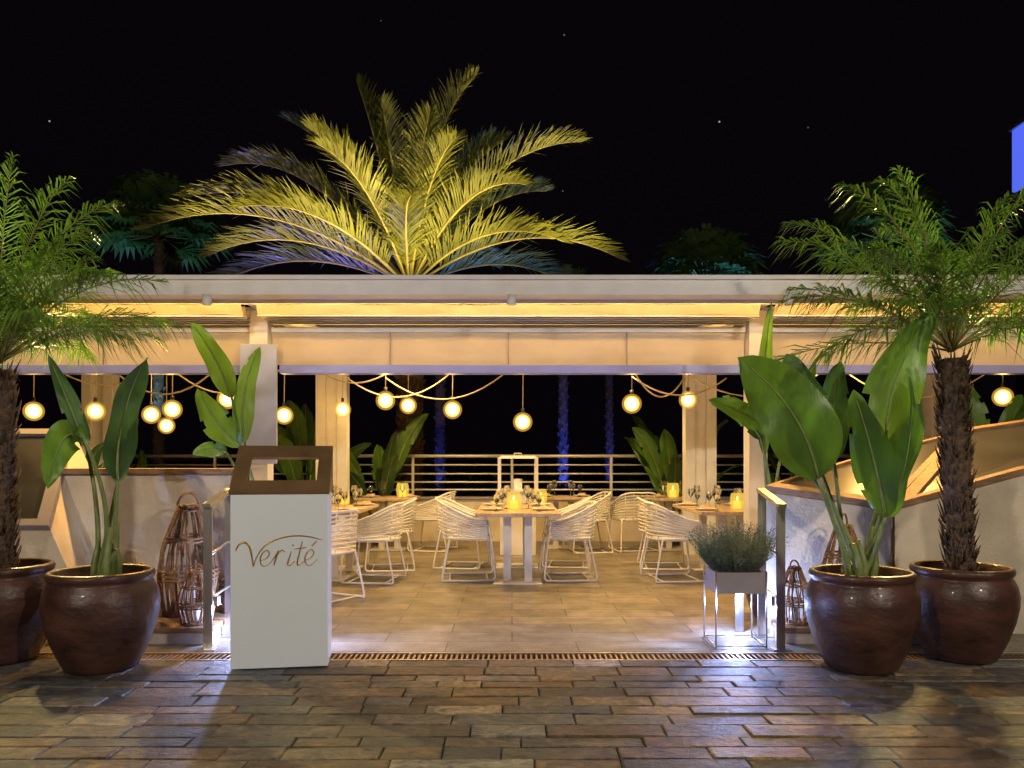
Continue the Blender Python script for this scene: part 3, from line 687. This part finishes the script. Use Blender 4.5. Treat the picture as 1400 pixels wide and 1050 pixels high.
gg=MB(); gg.lathe([(.001,.002),(.07,.002),(.12,.014),(.135,.018),(.12,.010),(.07,.006),(.001,.006)],(0,0,0),m_plate,24); plm=gg.mesh('plate')
gg=MB(); gg.add([(-.05,-.09,.02),(.05,-.09,.02),(.05,.09,.02),(-.05,.09,.02),(-.04,-.08,.045),(.03,-.08,.03),(.04,.08,.05),(-.03,.08,.035)],[(0,1,5,4),(1,2,6,5),(2,3,7,6),(3,0,4,7),(4,5,6,7)],m_nap,True); npm=gg.mesh('napkin')
def candle(x,y,z,s=1.):
    g=MB(); g.lathe([(.001,.006),(.032,.006),(.034,.02),(.033,.075),(.001,.07)],(0,0,0),m_candle,16); g.lathe([(.002,.078),(.008,.09),(.006,.105),(.001,.118)],(0,0,0),m_flame,10)
    g.lathe([(.001,.002),(.045,.002),(.058,.02),(.064,.07),(.060,.12),(.052,.145)],(0,0,0),m_cglass,20)
    o=g.obj('candle_holder',None,loc=(x,y,z)); o.scale=(s,)*3
    return o
R=random.Random(5)
for (x,y,w_,l) in T:
    n=2 if l>1.2 else 1
    for k in range(n):
        yy=y+(k-(n-1)/2)*.9
        for s in (-1,1):
            inst('plate',plm,(x+s*.27,yy,.751)); inst('napkin',npm,(x+s*.27,yy,.752),R.uniform(-.4,.4))
            inst('wine_glass',gm,(x+s*.12,yy+.20,.751),0,1.1); inst('wine_glass',gm,(x+s*.17,yy+.30,.751),0,.9); inst('wine_glass',gm,(x+s*.22,yy-.26,.751),0,.85)
for (x,y,s) in ((.02,8.62,1.3),(.35,9.75,1.2),(-1.55,11.4,1.4),(2.28,11.4,1.4),(2.45,8.75,1.2),(-2.1,8.8,1.2),(-2.0,9.6,1)): candle(x,y,.751,s)
e_=empty('pillar_lantern',(.08,11.0,0))
g=MB(); g.bx(-.24,.24,-.24,.24,.006,.85,m_white); g.obj('pedestal',e_,.005)
g=MB()
for sx in (-1,1):
    for sy in (-1,1): g.bx(sx*.25-.02,sx*.25+.02,sy*.25-.02,sy*.25+.02,.873,1.30,m_white)
g.bx(-.29,.29,-.29,.29,.851,.872,m_white)
g.hexa([(-.28,-.28,1.301),(.28,-.28,1.301),(.28,.28,1.301),(-.28,.28,1.301)],[(-.22,-.22,1.34),(.22,-.22,1.34),(.22,.22,1.34),(-.22,.22,1.34)],m_white)
g.tube([(-.05,0,1.34),(-.05,0,1.37),(.05,0,1.37),(.05,0,1.34)],.008,m_white,6)
g.lathe([(.001,.875),(.06,.875),(.06,1.02),(.001,1.03)],(0,0,0),m_plate,16); g.obj('lantern',e_,.003)

# distant hotel tower
e_=empty('hotel_tower'); g=MB(); g.bx(40.1,62,60,64,-.05,22.5,m_bldg)
for zz in range(6):
    for k in range(7): g.bx(41.5+k*2.9,43.1+k*2.9,59.9,59.99,1.6+zz*3.2,3.4+zz*3.2,m_dglass)
g.obj('storeys',e_)
g=MB(); g.bx(39.9,62,59.7,64.2,22.55,27.4,m_blue); g.bx(39.7,62.2,59.5,64.4,27.45,27.8,m_white); g.obj('glow_parapet',e_)

# ---------------------------------------------------------------- camera
cam=bpy.data.cameras.new('Camera'); co=bpy.data.objects.new('Camera',cam); scene.collection.objects.link(co)
co.location=(0,0,1.3); co.rotation_euler=(math.radians(90),0,0)
cam.sensor_width=36; cam.lens=36*1100/1400; cam.shift_y=102/1400; cam.clip_end=1500
scene.camera=co
